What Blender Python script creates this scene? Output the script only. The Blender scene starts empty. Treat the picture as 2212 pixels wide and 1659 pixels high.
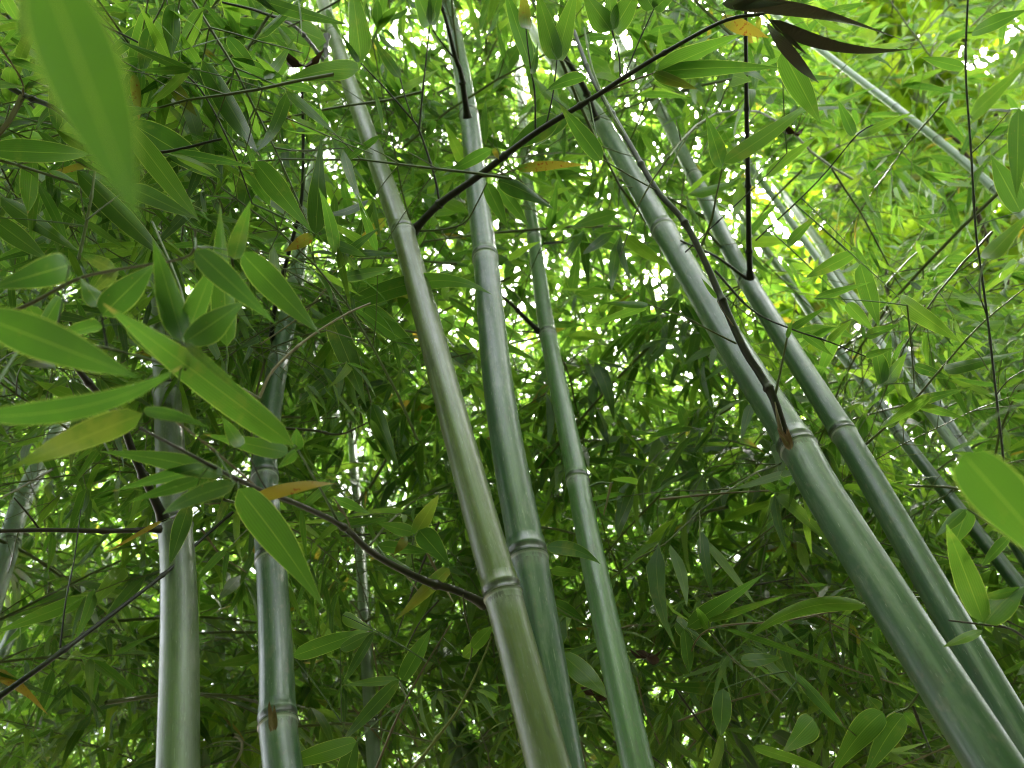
import bpy, math, random
import numpy as np
from mathutils import Matrix, Vector

# ------------------------------------------------------------------ camera, world, light
sc = bpy.context.scene
COL = sc.collection
PITCH, ROLL, LENS = 42.0, -10.0, 25.0
FPX = LENS / 36.0 * 2212.0                       # focal length in units of a 2212 px wide frame
CAM = np.array([0.0, 0.0, 1.5])
RM = np.array((Matrix.Rotation(math.radians(90 + PITCH), 3, 'X') @ Matrix.Rotation(math.radians(ROLL), 3, 'Z')))
cd = bpy.data.cameras.new('camera'); cam = bpy.data.objects.new('camera', cd); COL.objects.link(cam)
cam.matrix_world = Matrix([list(RM[0]) + [CAM[0]], list(RM[1]) + [CAM[1]], list(RM[2]) + [CAM[2]], [0, 0, 0, 1]])
cd.lens = LENS; cd.sensor_width = 36.0; cd.sensor_fit = 'HORIZONTAL'
cd.clip_start = 0.02; cd.clip_end = 3000
cd.dof.use_dof = True; cd.dof.focus_distance = 1.0; cd.dof.aperture_fstop = 5.5
sc.camera = cam

SUN_EL, SUN_ROT = 58.0, 35.0                     # degrees; sun ahead of the camera, to the right
w = bpy.data.worlds.new('World'); sc.world = w; w.use_nodes = True
nt = w.node_tree; bg = nt.nodes['Background']
sky = nt.nodes.new('ShaderNodeTexSky'); sky.sky_type = 'NISHITA'; sky.sun_disc = False
sky.sun_elevation = math.radians(SUN_EL); sky.sun_rotation = math.radians(SUN_ROT)
sky.air_density = 1.0; sky.dust_density = 6.0; sky.ozone_density = 1.0
hsv = nt.nodes.new('ShaderNodeHueSaturation'); hsv.inputs['Saturation'].default_value = .28      # white overcast
nt.links.new(sky.outputs[0], hsv.inputs['Color']); nt.links.new(hsv.outputs[0], bg.inputs[0]); bg.inputs[1].default_value = 0.15
sd = bpy.data.lights.new('sun', 'SUN'); sd.energy = 2.6; sd.angle = math.radians(5); sd.color = (1, .96, .9)
sun = bpy.data.objects.new('sun', sd); COL.objects.link(sun)
sv = Vector((math.sin(math.radians(SUN_ROT)) * math.cos(math.radians(SUN_EL)),
             math.cos(math.radians(SUN_ROT)) * math.cos(math.radians(SUN_EL)), math.sin(math.radians(SUN_EL))))
sun.rotation_euler = sv.to_track_quat('Z', 'Y').to_euler(); sun.location = (3, 6, 12)
vs = sc.view_settings
vs.view_transform = 'Standard'; vs.look = 'None'; vs.gamma = 1.0; vs.exposure = 3.8
cy = sc.cycles
cy.max_bounces = 10; cy.diffuse_bounces = 6; cy.transmission_bounces = 6; cy.glossy_bounces = 3
cy.use_denoising = True; cy.filter_width = 1.1; cy.sample_clamp_indirect = 8

rng = np.random.default_rng(7)

# ------------------------------------------------------------------ geometry helpers
def P(x, y, d):
    """point seen at (x, y) of the 2212 x 1659 frame, d metres deep"""
    v = np.array([(x - 1106.0) / FPX * d, -(y - 829.5) / FPX * d, -d])
    return CAM + RM @ v

def proj(pts):
    v = (np.asarray(pts) - CAM) @ RM
    d = -v[..., 2]; dd = np.where(np.abs(d) < 1e-4, 1e-4, d)
    return 1106.0 + v[..., 0] / dd * FPX, 829.5 - v[..., 1] / dd * FPX, d

def nrm(a):
    a = np.asarray(a, float)
    return a / np.maximum(np.linalg.norm(a, axis=-1, keepdims=True), 1e-9)

def mesh(name, V, F, mats, vec=None, flt=None, vname='luv', fname='age', smooth=True, mi=None):
    V = np.ascontiguousarray(V, np.float32); F = np.ascontiguousarray(F, np.int32)
    me = bpy.data.meshes.new(name)
    me.vertices.add(len(V)); me.vertices.foreach_set('co', V.ravel())
    k = F.shape[1]
    me.loops.add(F.size); me.loops.foreach_set('vertex_index', F.ravel())
    me.polygons.add(len(F)); me.polygons.foreach_set('loop_start', np.arange(0, F.size, k, dtype=np.int32))
    if vec is not None:
        a = me.attributes.new(vname, 'FLOAT_VECTOR', 'POINT'); a.data.foreach_set('vector', np.ascontiguousarray(vec, np.float32).ravel())
    if flt is not None:
        a = me.attributes.new(fname, 'FLOAT', 'POINT'); a.data.foreach_set('value', np.ascontiguousarray(flt, np.float32).ravel())
    for m in (mats if isinstance(mats, (list, tuple)) else [mats]): me.materials.append(m)
    if mi is not None: me.polygons.foreach_set('material_index', np.ascontiguousarray(mi, np.int32))
    me.update(calc_edges=True)
    me.polygons.foreach_set('use_smooth', np.full(len(F), smooth))
    return me

def link(name, me, parent=None, color=None, origin=None):
    o = bpy.data.objects.new(name, me); COL.objects.link(o)
    if parent is not None:
        o.parent = parent
    if color is not None: o.color = (*color, 1)
    return o

def root(name, loc, label, cat, group=None):
    o = bpy.data.objects.new(name, None); COL.objects.link(o); o.location = loc
    o.empty_display_size = .1
    o['label'] = label; o['category'] = cat
    if group: o['group'] = group
    return o

def cat_rom(pts, n):
    """smooth resample of a polyline of any dimension"""
    p = np.asarray(pts, float)
    if len(p) == 2:
        t = np.linspace(0, 1, n)[:, None]; return p[0] * (1 - t) + p[1] * t
    q = np.vstack([2 * p[0] - p[1], p, 2 * p[-1] - p[-2]])
    seg = np.linalg.norm(np.diff(p[:, :2], axis=0), axis=1); cum = np.r_[0, np.cumsum(seg)]
    out = []
    for s in np.linspace(0, cum[-1], n):
        i = min(np.searchsorted(cum, s, 'right') - 1, len(seg) - 1); t = (s - cum[i]) / max(seg[i], 1e-9)
        a, b, c, d = q[i], q[i + 1], q[i + 2], q[i + 3]
        out.append(.5 * (2 * b + (c - a) * t + (2 * a - 5 * b + 4 * c - d) * t * t + (3 * b - a - 3 * c + d) * t ** 3))
    return np.array(out)

def frames(C):
    T = nrm(np.gradient(C, axis=0))
    n = np.cross(T[0], [0.3, 1, .2]); n /= np.linalg.norm(n)
    N = []
    for t in T:
        n = n - t * np.dot(n, t); n /= np.linalg.norm(n); N.append(n)
    N = np.array(N); B = np.cross(T, N)
    return T, N, B

def tube(C, R, k=8, amod=None):
    """rings along C with radii R; amod(i-array, angle-array) scales the radius"""
    C = np.asarray(C, float); R = np.asarray(R, float); n = len(C)
    T, N, B = frames(C)
    a = np.arange(k) / k * 2 * math.pi
    rr = R[:, None] * np.ones((1, k))
    if amod is not None: rr = rr * amod(n, a)
    V = C[:, None, :] + rr[..., None] * (np.cos(a)[None, :, None] * N[:, None, :] + np.sin(a)[None, :, None] * B[:, None, :])
    i = np.arange(n - 1)[:, None] * k; j = np.arange(k)[None, :]; j2 = (j + 1) % k
    F = np.stack([i + j, i + j2, i + k + j2, i + k + j], -1).reshape(-1, 4)
    L = np.r_[0, np.cumsum(np.linalg.norm(np.diff(C, axis=0), axis=1))]
    vec = np.stack([np.broadcast_to(np.cos(a), (n, k)), np.broadcast_to(np.sin(a), (n, k)), np.broadcast_to(L[:, None], (n, k))], -1)
    return V.reshape(-1, 3), F, vec.reshape(-1, 3)

class Acc:
    def __init__(s): s.V = []; s.F = []; s.A = []; s.B = []; s.n = 0
    def add(s, V, F, A=None, B=None):
        s.V.append(V); s.F.append(F + s.n); s.n += len(V)
        s.A.append(np.zeros((len(V), 3)) if A is None else A); s.B.append(np.zeros(len(V)) if B is None else B)
    def get(s): return np.concatenate(s.V), np.concatenate(s.F), np.concatenate(s.A), np.concatenate(s.B)

def profile(t):
    p = np.maximum(t, 0) ** .47 * np.maximum(1 - t, 0) ** 1.12
    return p / 0.391

def blade(C, S, Nn, W, fold, rnd, age, wav=0.0, ph=0.0):
    """C, S, Nn: (n, m, 3); W (n,) full widths -> leaf blades of three columns"""
    n, m, _ = C.shape
    t = np.linspace(0, 1, m); hw = .5 * np.asarray(W)[:, None] * np.clip(profile(t), .012, None)[None, :]
    f = np.asarray(fold)[:, None]
    up = np.sin(f) * hw + (wav * hw * np.sin(t * 9 + np.asarray(ph)[:, None] if np.ndim(ph) else t * 9 + ph))
    a = C + S * (np.cos(f) * hw)[..., None] + Nn * up[..., None]
    b = C - S * (np.cos(f) * hw)[..., None] + Nn * (2 * np.sin(f) * hw - up)[..., None]
    V = np.stack([a, C, b], 2).reshape(-1, 3)
    base = (np.arange(n) * m * 3)[:, None, None]; i = (np.arange(m - 1) * 3)[None, :, None]
    q = np.array([[0, 3, 4, 1], [1, 4, 5, 2]])
    F = (base[..., None] + i[..., None] + q[None, None]).reshape(-1, 4)
    uu = np.broadcast_to(np.array([0, .5, 1.0])[None, None, :], (n, m, 3))
    vv = np.broadcast_to(t[None, :, None], (n, m, 3)); rr = np.broadcast_to(np.asarray(rnd)[:, None, None], (n, m, 3))
    vec = np.stack([uu, vv, rr], -1).reshape(-1, 3)
    return V, F, vec, np.broadcast_to(np.asarray(age)[:, None, None], (n, m, 3)).reshape(-1)

def leaf_batch(b, d, n, L, W, bend, twist, fold, rnd, age, m=5, wav=0.0):
    b, d, n = np.asarray(b), nrm(d), np.asarray(n)
    n = nrm(n - d * np.sum(n * d, 1, keepdims=True)); s = np.cross(n, d)
    t = np.linspace(0, 1, m); k = np.where(np.abs(bend) < 1e-3, 1e-3, bend)[:, None]; th = k * t[None]
    Lx = np.asarray(L)[:, None]
    C = b[:, None] + d[:, None] * (Lx * np.sin(th) / k)[..., None] - n[:, None] * (Lx * (1 - np.cos(th)) / k)[..., None]
    N0 = n[:, None] * np.cos(th)[..., None] + d[:, None] * np.sin(th)[..., None]
    S0 = np.broadcast_to(s[:, None], N0.shape)
    ta = (np.asarray(twist)[:, None] * (t[None] - .3))[..., None]
    S = S0 * np.cos(ta) + N0 * np.sin(ta); Nn = N0 * np.cos(ta) - S0 * np.sin(ta)
    return blade(C, S, Nn, W, fold, rnd, age, wav, np.asarray(rnd) * 20)

# ------------------------------------------------------------------ materials
def newmat(name):
    m = bpy.data.materials.new(name); m.use_nodes = True
    t = m.node_tree
    for nn in list(t.nodes): t.nodes.remove(nn)
    out = t.nodes.new('ShaderNodeOutputMaterial')
    return m, t, out

class NG:
    def __init__(s, t): s.t = t
    def n(s, typ, **kw):
        x = s.t.nodes.new(typ)
        for k, v in kw.items(): setattr(x, k, v)
        return x
    def put(s, sock, v):
        if isinstance(v, bpy.types.NodeSocket): s.t.links.new(v, sock)
        else: sock.default_value = v
    def math(s, op, a, b=0.0, c=0.0, clamp=False):
        x = s.n('ShaderNodeMath', operation=op); x.use_clamp = clamp
        s.put(x.inputs[0], a); s.put(x.inputs[1], b); s.put(x.inputs[2], c); return x.outputs[0]
    def mix(s, f, a, b, mode='MIX'):
        x = s.n('ShaderNodeMix', data_type='RGBA', blend_type=mode)
        s.put(x.inputs[0], f); s.put(x.inputs[6], a); s.put(x.inputs[7], b); return x.outputs[2]
    def rng(s, v, a, b, c=0.0, d=1.0, smooth=True):
        x = s.n('ShaderNodeMapRange'); x.interpolation_type = 'SMOOTHSTEP' if smooth else 'LINEAR'
        s.put(x.inputs[0], v); s.put(x.inputs[1], a); s.put(x.inputs[2], b); s.put(x.inputs[3], c); s.put(x.inputs[4], d); return x.outputs[0]
    def noise(s, vec, scale, detail=3.0, rough=.55):
        x = s.n('ShaderNodeTexNoise'); s.put(x.inputs['Vector'], vec); x.inputs['Scale'].default_value = scale
        x.inputs['Detail'].default_value = detail; x.inputs['Roughness'].default_value = rough; return x.outputs['Fac']
    def ramp(s, v, stops):
        x = s.n('ShaderNodeValToRGB'); cr = x.color_ramp
        while len(cr.elements) < len(stops): cr.elements.new(.5)
        for e, (p, c) in zip(cr.elements, stops): e.position = p; e.color = (*c, 1)
        s.put(x.inputs[0], v); return x.outputs[0]

def c4(r, g, b): return (r, g, b, 1.0)

def leaf_mat(name, stops, trans, fac=.5, veins=True):
    m, t, out = newmat(name); g = NG(t)
    at = g.n('ShaderNodeAttribute', attribute_name='luv'); sp = g.n('ShaderNodeSeparateXYZ'); t.links.new(at.outputs['Vector'], sp.inputs[0])
    u, v, r = sp.outputs[0], sp.outputs[1], sp.outputs[2]
    ag = g.n('ShaderNodeAttribute', attribute_name='age').outputs['Fac']
    geo = g.n('ShaderNodeNewGeometry'); back = geo.outputs['Backfacing']
    tc = g.n('ShaderNodeTexCoord').outputs['Object']
    col = g.ramp(r, stops)
    mott = g.noise(tc, 35, 4)
    col = g.mix(g.rng(mott, .35, .75, 0, .35), col, c4(.035, .10, .012))
    if veins:
        wv = g.math('SINE', g.math('MULTIPLY', u, 75.0))
        col = g.mix(g.rng(wv, -1, 1, .0, .38), col, c4(.02, .05, .006))
        dm = g.math('ABSOLUTE', g.math('SUBTRACT', u, .5))
        rib = g.rng(dm, .004, .022, .22, 0)
        edge = g.rng(dm, .47, .492, 0, .5)
        col = g.mix(g.math('MAXIMUM', rib, edge), col, c4(.24, .33, .12))
    # yellowing from the tip with brown spots
    yel = g.math('MULTIPLY', ag, g.rng(g.math('ADD', g.math('MULTIPLY', v, .6), g.noise(tc, 22, 3)), .35, .75))
    col = g.mix(yel, col, c4(.115, .105, .022))
    spots = g.math('MULTIPLY', g.rng(g.noise(tc, 160, 3), .58, .66), g.rng(ag, .25, .8))
    col = g.mix(spots, col, c4(.09, .03, .008))
    # insect specks, brown tips and worn patches
    fle = g.math('MULTIPLY', g.rng(g.noise(tc, 420, 2), .70, .74), g.rng(g.noise(tc, 9, 2), .45, .6))
    col = g.mix(g.math('MULTIPLY', fle, .8), col, c4(.10, .085, .03))
    tip = g.math('MULTIPLY', g.rng(g.math('ADD', v, g.math('MULTIPLY', g.noise(tc, 90, 3), .12)), .985, 1.02), g.rng(g.math('FRACT', g.math('MULTIPLY', r, 37.0)), .80, .84))
    col = g.mix(g.math('MULTIPLY', tip, .7), col, c4(.10, .085, .04))
    worn = g.rng(g.noise(tc, 14, 5, .7), .56, .7, 0, .4)
    col = g.mix(worn, col, c4(.085, .11, .03))
    dead = g.rng(ag, 1.2, 1.8)
    col = g.mix(dead, col, c4(.016, .014, .013))
    tr = g.mix(1.0, col, c4(*trans), 'MULTIPLY')
    pr = g.n('ShaderNodeBsdfPrincipled')
    glau = g.mix(g.math('MULTIPLY', back, .42), col, c4(.115, .155, .095))
    g.put(pr.inputs['Base Color'], glau)
    g.put(pr.inputs['Roughness'], g.math('ADD', .30, g.math('MULTIPLY', back, .25)))
    pr.inputs['Specular IOR Level'].default_value = .8
    tb = g.n('ShaderNodeBsdfTranslucent'); g.put(tb.inputs['Color'], tr)
    if veins:
        bp = g.n('ShaderNodeBump'); bp.inputs['Strength'].default_value = .25; bp.inputs['Distance'].default_value = .0006
        g.put(bp.inputs['Height'], wv); t.links.new(bp.outputs[0], pr.inputs['Normal'])
    mx = g.n('ShaderNodeMixShader')
    g.put(mx.inputs[0], g.math('MULTIPLY', fac, g.math('SUBTRACT', 1.0, g.math('MULTIPLY', dead, .8))))
    t.links.new(pr.outputs[0], mx.inputs[1]); t.links.new(tb.outputs[0], mx.inputs[2]); t.links.new(mx.outputs[0], out.inputs[0])
    return m

LEAF = leaf_mat('bamboo_leaf', [(0, (.013, .044, .012)), (.5, (.032, .090, .018)), (1, (.080, .160, .026))], (5.1, 4.1, 1.9), .54)
BROAD = leaf_mat('broad_leaf', [(0, (.06, .12, .010)), (.6, (.11, .17, .012)), (1, (.135, .185, .016))], (3.0, 3.0, 1.2), .57, veins=False)

def culm_mat():
    m, t, out = newmat('culm_skin'); g = NG(t)
    cu = g.n('ShaderNodeAttribute', attribute_name='cuv').outputs['Vector']
    nds = g.n('ShaderNodeSeparateXYZ'); t.links.new(g.n('ShaderNodeAttribute', attribute_name='ndv').outputs['Vector'], nds.inputs[0]); below, above = nds.outputs[0], nds.outputs[1]
    oi = g.n('ShaderNodeObjectInfo')
    sp = g.n('ShaderNodeSeparateXYZ'); t.links.new(cu, sp.inputs[0])
    def strv(k, kz):
        c = g.n('ShaderNodeCombineXYZ'); g.put(c.inputs[0], g.math('MULTIPLY', sp.outputs[0], k)); g.put(c.inputs[1], g.math('MULTIPLY', sp.outputs[1], k))
        g.put(c.inputs[2], g.math('ADD', g.math('MULTIPLY', sp.outputs[2], kz), g.math('MULTIPLY', oi.outputs['Random'], 50))); return c.outputs[0]
    fine = g.noise(strv(9, 2.5), 2.0, 4, .6); broad = g.noise(strv(1.6, 1.2), 1.5, 3)
    blot = g.noise(strv(1.5, 40), 1.2, 5, .65)
    col = g.mix(g.rng(fine, .35, .7, 0, .5), oi.outputs['Color'], g.mix(.55, oi.outputs['Color'], c4(.03, .06, .03)))
    col = g.mix(g.rng(broad, .45, .7, 0, .3), col, c4(.17, .22, .15))
    col = g.mix(g.rng(blot, .55, .7, 0, .4), col, c4(.15, .14, .085))
    patch = g.noise(strv(1.1, 9), 1.6, 6, .7)
    col = g.mix(g.rng(patch, .52, .66, 0, .26), col, c4(.20, .22, .17))
    col = g.mix(g.rng(patch, .46, .34, 0, .5), col, c4(.03, .045, .02))
    scr = g.noise(strv(22, 60), 1.0, 2, .4)
    col = g.mix(g.rng(scr, .69, .72, 0, .45), col, c4(.30, .32, .25))
    bloom = g.math('MULTIPLY', g.rng(below, .035, .008, 0, .38), g.rng(below, .001, .004, 0, 1))
    col = g.mix(g.math('MULTIPLY', bloom, g.rng(blot, .3, .6, .5, 1)), col, c4(.36, .38, .35))
    dark = g.math('MAXIMUM', g.rng(above, .008, .0125, 1, .0), g.rng(below, .0002, .0006, .9, 0))
    dark = g.math('MULTIPLY', dark, g.rng(above, .09, .08, 1, 1))
    col = g.mix(g.math('MULTIPLY', dark, g.rng(blot, .3, .7, .97, .8)), col, c4(.022, .021, .014))
    ridge_highlight = g.math('MULTIPLY', g.rng(above, .0112, .0125, 0, 1), g.rng(above, .014, .022, 1, 0))
    col = g.mix(g.math('MULTIPLY', ridge_highlight, .15), col, c4(.36, .38, .32))  # pale highlight along the upper node ridge, painted into the colour
    stain = g.math('MULTIPLY', g.rng(below, .03, .004, 0, 1), g.rng(patch, .47, .56))
    col = g.mix(g.math('MULTIPLY', stain, .7), col, c4(.05, .042, .03))
    lip = g.math('MULTIPLY', g.rng(below, .0004, .0012, 0, 1), g.rng(below, .0035, .006, 1, 0))
    col = g.mix(g.math('MULTIPLY', lip, .6), col, c4(.40, .41, .36))
    speck = g.rng(g.noise(strv(14, 300), 1.0, 2), .70, .74, 0, .6)
    col = g.mix(speck, col, c4(.03, .03, .02))
    pr = g.n('ShaderNodeBsdfPrincipled'); g.put(pr.inputs['Base Color'], col)
    g.put(pr.inputs['Roughness'], g.rng(blot, .3, .7, .34, .5)); pr.inputs['Specular IOR Level'].default_value = .6
    pr.inputs['Coat Weight'].default_value = .4; pr.inputs['Coat Roughness'].default_value = .22; pr.inputs['Coat IOR'].default_value = 1.6
    bp = g.n('ShaderNodeBump'); bp.inputs['Strength'].default_value = .25; bp.inputs['Distance'].default_value = .0008
    g.put(bp.inputs['Height'], fine); t.links.new(bp.outputs[0], pr.inputs['Normal'])
    t.links.new(pr.outputs[0], out.inputs[0])
    return m
CULM = culm_mat()

def twig_mat():
    m, t, out = newmat('twig_skin'); g = NG(t)
    oi = g.n('ShaderNodeObjectInfo'); tc = g.n('ShaderNodeTexCoord').outputs['Object']
    col = g.mix(g.rng(g.noise(tc, 60, 4), .35, .7, 0, .22), oi.outputs['Color'], g.mix(.6, oi.outputs['Color'], c4(.09, .06, .03)))
    pr = g.n('ShaderNodeBsdfPrincipled'); g.put(pr.inputs['Base Color'], col); pr.inputs['Roughness'].default_value = .45
    t.links.new(pr.outputs[0], out.inputs[0]); return m
TWIG = twig_mat()

def rough_mat(name, a, b, scale, rough=.9, bump=.5):
    m, t, out = newmat(name); g = NG(t); tc = g.n('ShaderNodeTexCoord').outputs['Object']
    f = g.noise(tc, scale, 6, .6); f2 = g.noise(tc, scale * .17, 4)
    col = g.mix(g.rng(g.math('ADD', g.math('MULTIPLY', f, .6), g.math('MULTIPLY', f2, .4)), .36, .64), c4(*a), c4(*b))
    pr = g.n('ShaderNodeBsdfPrincipled'); g.put(pr.inputs['Base Color'], col); pr.inputs['Roughness'].default_value = rough
    bp = g.n('ShaderNodeBump'); bp.inputs['Strength'].default_value = bump; g.put(bp.inputs['Height'], f); t.links.new(bp.outputs[0], pr.inputs['Normal'])
    t.links.new(pr.outputs[0], out.inputs[0]); return m
SOIL = rough_mat('leaf_litter_soil', (.06, .045, .03), (.16, .12, .075), 6)
BARK = rough_mat('pale_bark', (.16, .13, .10), (.42, .36, .29), 5, .9, .8)
DBARK = rough_mat('dark_bark', (.025, .02, .016), (.07, .055, .045), 25)
HUSK = rough_mat('dry_husk', (.16, .09, .05), (.34, .23, .13), 60, .8)
DEAD = rough_mat('dead_leaf_brown', (.035, .012, .008), (.09, .03, .018), 40, .7)

# ------------------------------------------------------------------ the ground
n = 61; gx = np.linspace(-1, 1, n); gx = np.sign(gx) * np.abs(gx) ** 3 * 800
X, Y = np.meshgrid(gx, gx, indexing='ij')
Z = .05 * np.sin(X * 1.3) * np.cos(Y * 1.1) * np.exp(-(X ** 2 + Y ** 2) / 900)
idx = np.arange(n * n).reshape(n, n)
GF = np.stack([idx[:-1, :-1], idx[1:, :-1], idx[1:, 1:], idx[:-1, 1:]], -1).reshape(-1, 4)
gr = link('ground', mesh('ground', np.stack([X, Y, Z], -1).reshape(-1, 3), GF, SOIL)); gr['kind'] = 'structure'

# ------------------------------------------------------------------ bamboo culms
MAIN = []        # (px line, half widths, depths) of culms that nothing random may cover
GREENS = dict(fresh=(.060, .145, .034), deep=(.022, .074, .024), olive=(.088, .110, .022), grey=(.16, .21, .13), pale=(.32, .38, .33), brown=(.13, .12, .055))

def make_culm(label, pts, D, ynodes, col, main=True, up=1.6, group=None, k=28, name='bamboo_culm', guard=-99, groove=.1):
    p = np.array(pts, float)
    px = cat_rom(p[:, :2], 60)
    s = np.r_[0, np.cumsum(np.linalg.norm(np.diff(p[:, :2], axis=0), axis=1))]
    A = np.stack([np.ones_like(s), s], 1); co, *_ = np.linalg.lstsq(A, p[:, 2], rcond=None)
    ss = np.r_[0, np.cumsum(np.linalg.norm(np.diff(px, axis=0), axis=1))]; ss = ss / ss[-1] * s[-1]
    wv = np.maximum(co[0] + co[1] * ss, min(p[:, 2]) * .8)
    dep = FPX * D / wv
    C = np.array([P(x, y, d) for (x, y), d in zip(px, dep)])
    if main:
        g0 = px[:, 1] > guard; MAIN.append((px[g0], wv[g0] / 2, dep[g0]))
    ny = []
    for yn in ynodes:
        i = np.argmin(np.abs(px[:, 1] - yn)); ny.append(i)
    # order: first point is the upper end; extend upwards and down to the ground
    dn = nrm(C[-1] - C[-6])
    if dn[2] > -.35: dn = nrm(np.array([dn[0], dn[1], -.35 - abs(dn[2])]))
    Lb = (C[-1][2] + .05) / -dn[2]; nb = max(int(Lb / .05), 4)
    low = C[-1] + dn * np.linspace(0, Lb, nb + 1)[1:, None]
    ud = nrm(C[0] - C[5])
    top = C[0] + ud * np.linspace(0, up, 21)[:0:-1, None] + np.array([0, 0, 0])
    full = np.vstack([top, C, low]); r = np.full(len(full), D / 2)
    r[:20] *= np.linspace(.45, 1, 20)
    off = 20
    L = np.r_[0, np.cumsum(np.linalg.norm(np.diff(full, axis=0), axis=1))]
    npos = [L[off + i] for i in ny]
    last = max(npos) if npos else L[off + 59]
    step = .34
    if npos and len(npos) > 1: step = min(max(np.median(np.abs(np.diff(sorted(npos)))), .2), .45)
    q = last + step
    lim = L[off + 59] + .03
    while q < L[-1] - .1:
        if q > lim: npos.append(q)
        q += step * .9
    q = (min(npos) if npos else L[off]) - step * .95
    while q > .1:
        if q < L[off] - .02: npos.append(q)
        q -= step * .95
    npos = np.array(sorted(npos))
    # resample with extra rings near the nodes
    st = np.unique(np.r_[np.linspace(0, L[-1], 90), *[z + np.array([-.06, -.03, -.018, -.009, -.0004, .0004, .009, .018, .03, .06]) for z in npos]]); st = st[(st >= 0) & (st <= L[-1])]
    CC = np.stack([np.interp(st, L, full[:, j]) for j in range(3)], 1); RR = np.interp(st, L, r)
    dist = st[:, None] - npos[None, :]; j = np.argmin(np.abs(dist), 1); nd = -dist[np.arange(len(st)), j]   # >0 above the node
    ndv = np.stack([np.where(dist >= -1e-9, dist, .09).min(1).clip(0, .09), np.where(-dist > 1e-9, -dist, .09).min(1).clip(0, .09), np.zeros(len(st))], 1)
    RR = RR * (1 + .035 * np.exp(-(nd / .016) ** 2))
    seg = np.searchsorted(npos, st)
    a0 = rng.uniform(0, 6.28)
    def amod(nn, a):
        ctr = a0 + math.pi * (seg % 2)
        dd = (a[None] - ctr[:, None] + math.pi) % (2 * math.pi) - math.pi
        # the shallow furrow that runs above each branch
        idx2 = np.clip(seg, 0, len(npos) - 1); fade = np.exp(-np.maximum(npos[idx2] - st, 0) / .22)
        return 1 - groove * fade[:, None] * np.exp(-(dd / .38) ** 2)
    V, F, vec = tube(CC, RR, k, amod)
    base = full[-1].copy()
    rt = root(name, base, label, 'bamboo', group)
    def culm_mesh(nm, V, F, vec, nv):
        me = mesh(nm, V - base, F, CULM, vec, None, 'cuv')
        a = me.attributes.new('ndv', 'FLOAT_VECTOR', 'POINT'); a.data.foreach_set('vector', np.ascontiguousarray(nv, np.float32).ravel()); return me
    me = culm_mesh('stalk', V, F, vec, np.repeat(ndv, k, 0))
    st_o = link('stalk', me, rt, col)
    prof = [(-.012, 1.0), (-.005, 1.02), (-.0012, 1.04), (-.0003, 1.09), (.0006, 1.085), (.0012, 1.02), (.006, 1.03), (.0095, 1.045), (.0118, 1.072), (.0136, 1.065), (.016, 1.025), (.026, 1.002)]
    T, _, _ = frames(full)
    for z in npos:
        c = np.array([np.interp(z, L, full[:, j]) for j in range(3)]); rr = np.interp(z, L, r)
        upv = -np.array([np.interp(z, L, T[:, j]) for j in range(3)]); sc_ = rr / .0225
        ring_c = np.array([c + upv * h * sc_ for h, _ in prof]); ring_r = np.array([rr * q + .0004 for _, q in prof])
        V, F, vec = tube(ring_c, ring_r, k)
        vec[:, 2] += z
        nv = np.repeat([[-h if h <= 0 else .09, h if h > 0 else .09, 0] for h, _ in prof], k, 0)
        link('node_ring', culm_mesh('node_ring', V, F, vec, nv), rt, col)
    return dict(root=rt, base=base, full=full, L=L, npos=npos, r=r, D=D, label=label)

G_main = None
cul = {}
cul['A'] = make_culm('olive green bamboo, foremost of the crossing pair in the middle, with dark branches',
    [(697, 0, 29), (755, 180, 33), (865, 490, 45), (885, 553, 51), (1035, 1106, 70), (1085, 1280, 80), (1186, 1659, 97)], .043, [75, 500, 1285], GREENS['olive'], k=40)
cul['B'] = make_culm('thick dark green bamboo crossing behind the olive one in the middle',
    [(963, 0, 25), (983, 83, 29), (1015, 260, 41), (1028, 400, 47), (1048, 553, 56), (1075, 820, 69), (1106, 1020, 77), (1142, 1211, 82), (1212, 1659, 98)], .050, [83, 260, 563, 1213], GREENS['deep'], k=40)
cul['C'] = make_culm('slender fresh green bamboo just right of the crossing pair',
    [(1118, 120, 14), (1128, 235, 18), (1140, 400, 24), (1159, 553, 30), (1182, 713, 36), (1217, 886, 43), (1250, 1050, 49), (1260, 1106, 51), (1315, 1373, 61), (1378, 1659, 70)], .040, [240, 400, 515, 713, 1050], GREENS['fresh'], k=36)
cul['D'] = make_culm('thickest green bamboo slanting into the lower right corner with a black branch at its rim',
    [(1130, 40, 20), (1204, 140, 27), (1297, 263, 36), (1435, 500, 52), (1575, 735, 64), (1721, 963, 78), (1803, 1106, 87), (2151, 1659, 115)], .052, [140, 263, 500, 960], (.032, .082, .030), k=40)
cul['E'] = make_culm('green bamboo slanting parallel to the right of the thickest one',
    [(1300, 20, 14), (1354, 123, 18), (1434, 252, 23), (1505, 393, 30), (1612, 603, 40), (1822, 936, 54), (1922, 1106, 61), (2240, 1659, 80)], .044, [123, 252, 393, 603, 936], GREENS['deep'], k=36)
cul['J'] = make_culm('upright grey green bamboo with a horizontal twig, leftmost of the stout culms',
    [(315, 430, 36), (335, 560, 42), (360, 836, 54), (370, 1000, 62), (378, 1140, 68), (385, 1239, 74), (387, 1406, 80), (383, 1659, 91)], .047, [540, 840, 1138], (.085, .115, .05), k=40, guard=1020)
cul['K'] = make_culm('dark green bamboo bending right at its top with a dry husk on its lowest joint',
    [(723, 217, 16), (667, 413, 24), (637, 620, 34), (618, 703, 38), (588, 860, 47), (572, 1030, 56), (587, 1239, 66), (596, 1406, 72), (601, 1569, 77), (615, 1690, 82)], .045, [327, 470, 620, 773, 1030, 1216, 1567], GREENS['deep'], k=40, guard=300)
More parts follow.
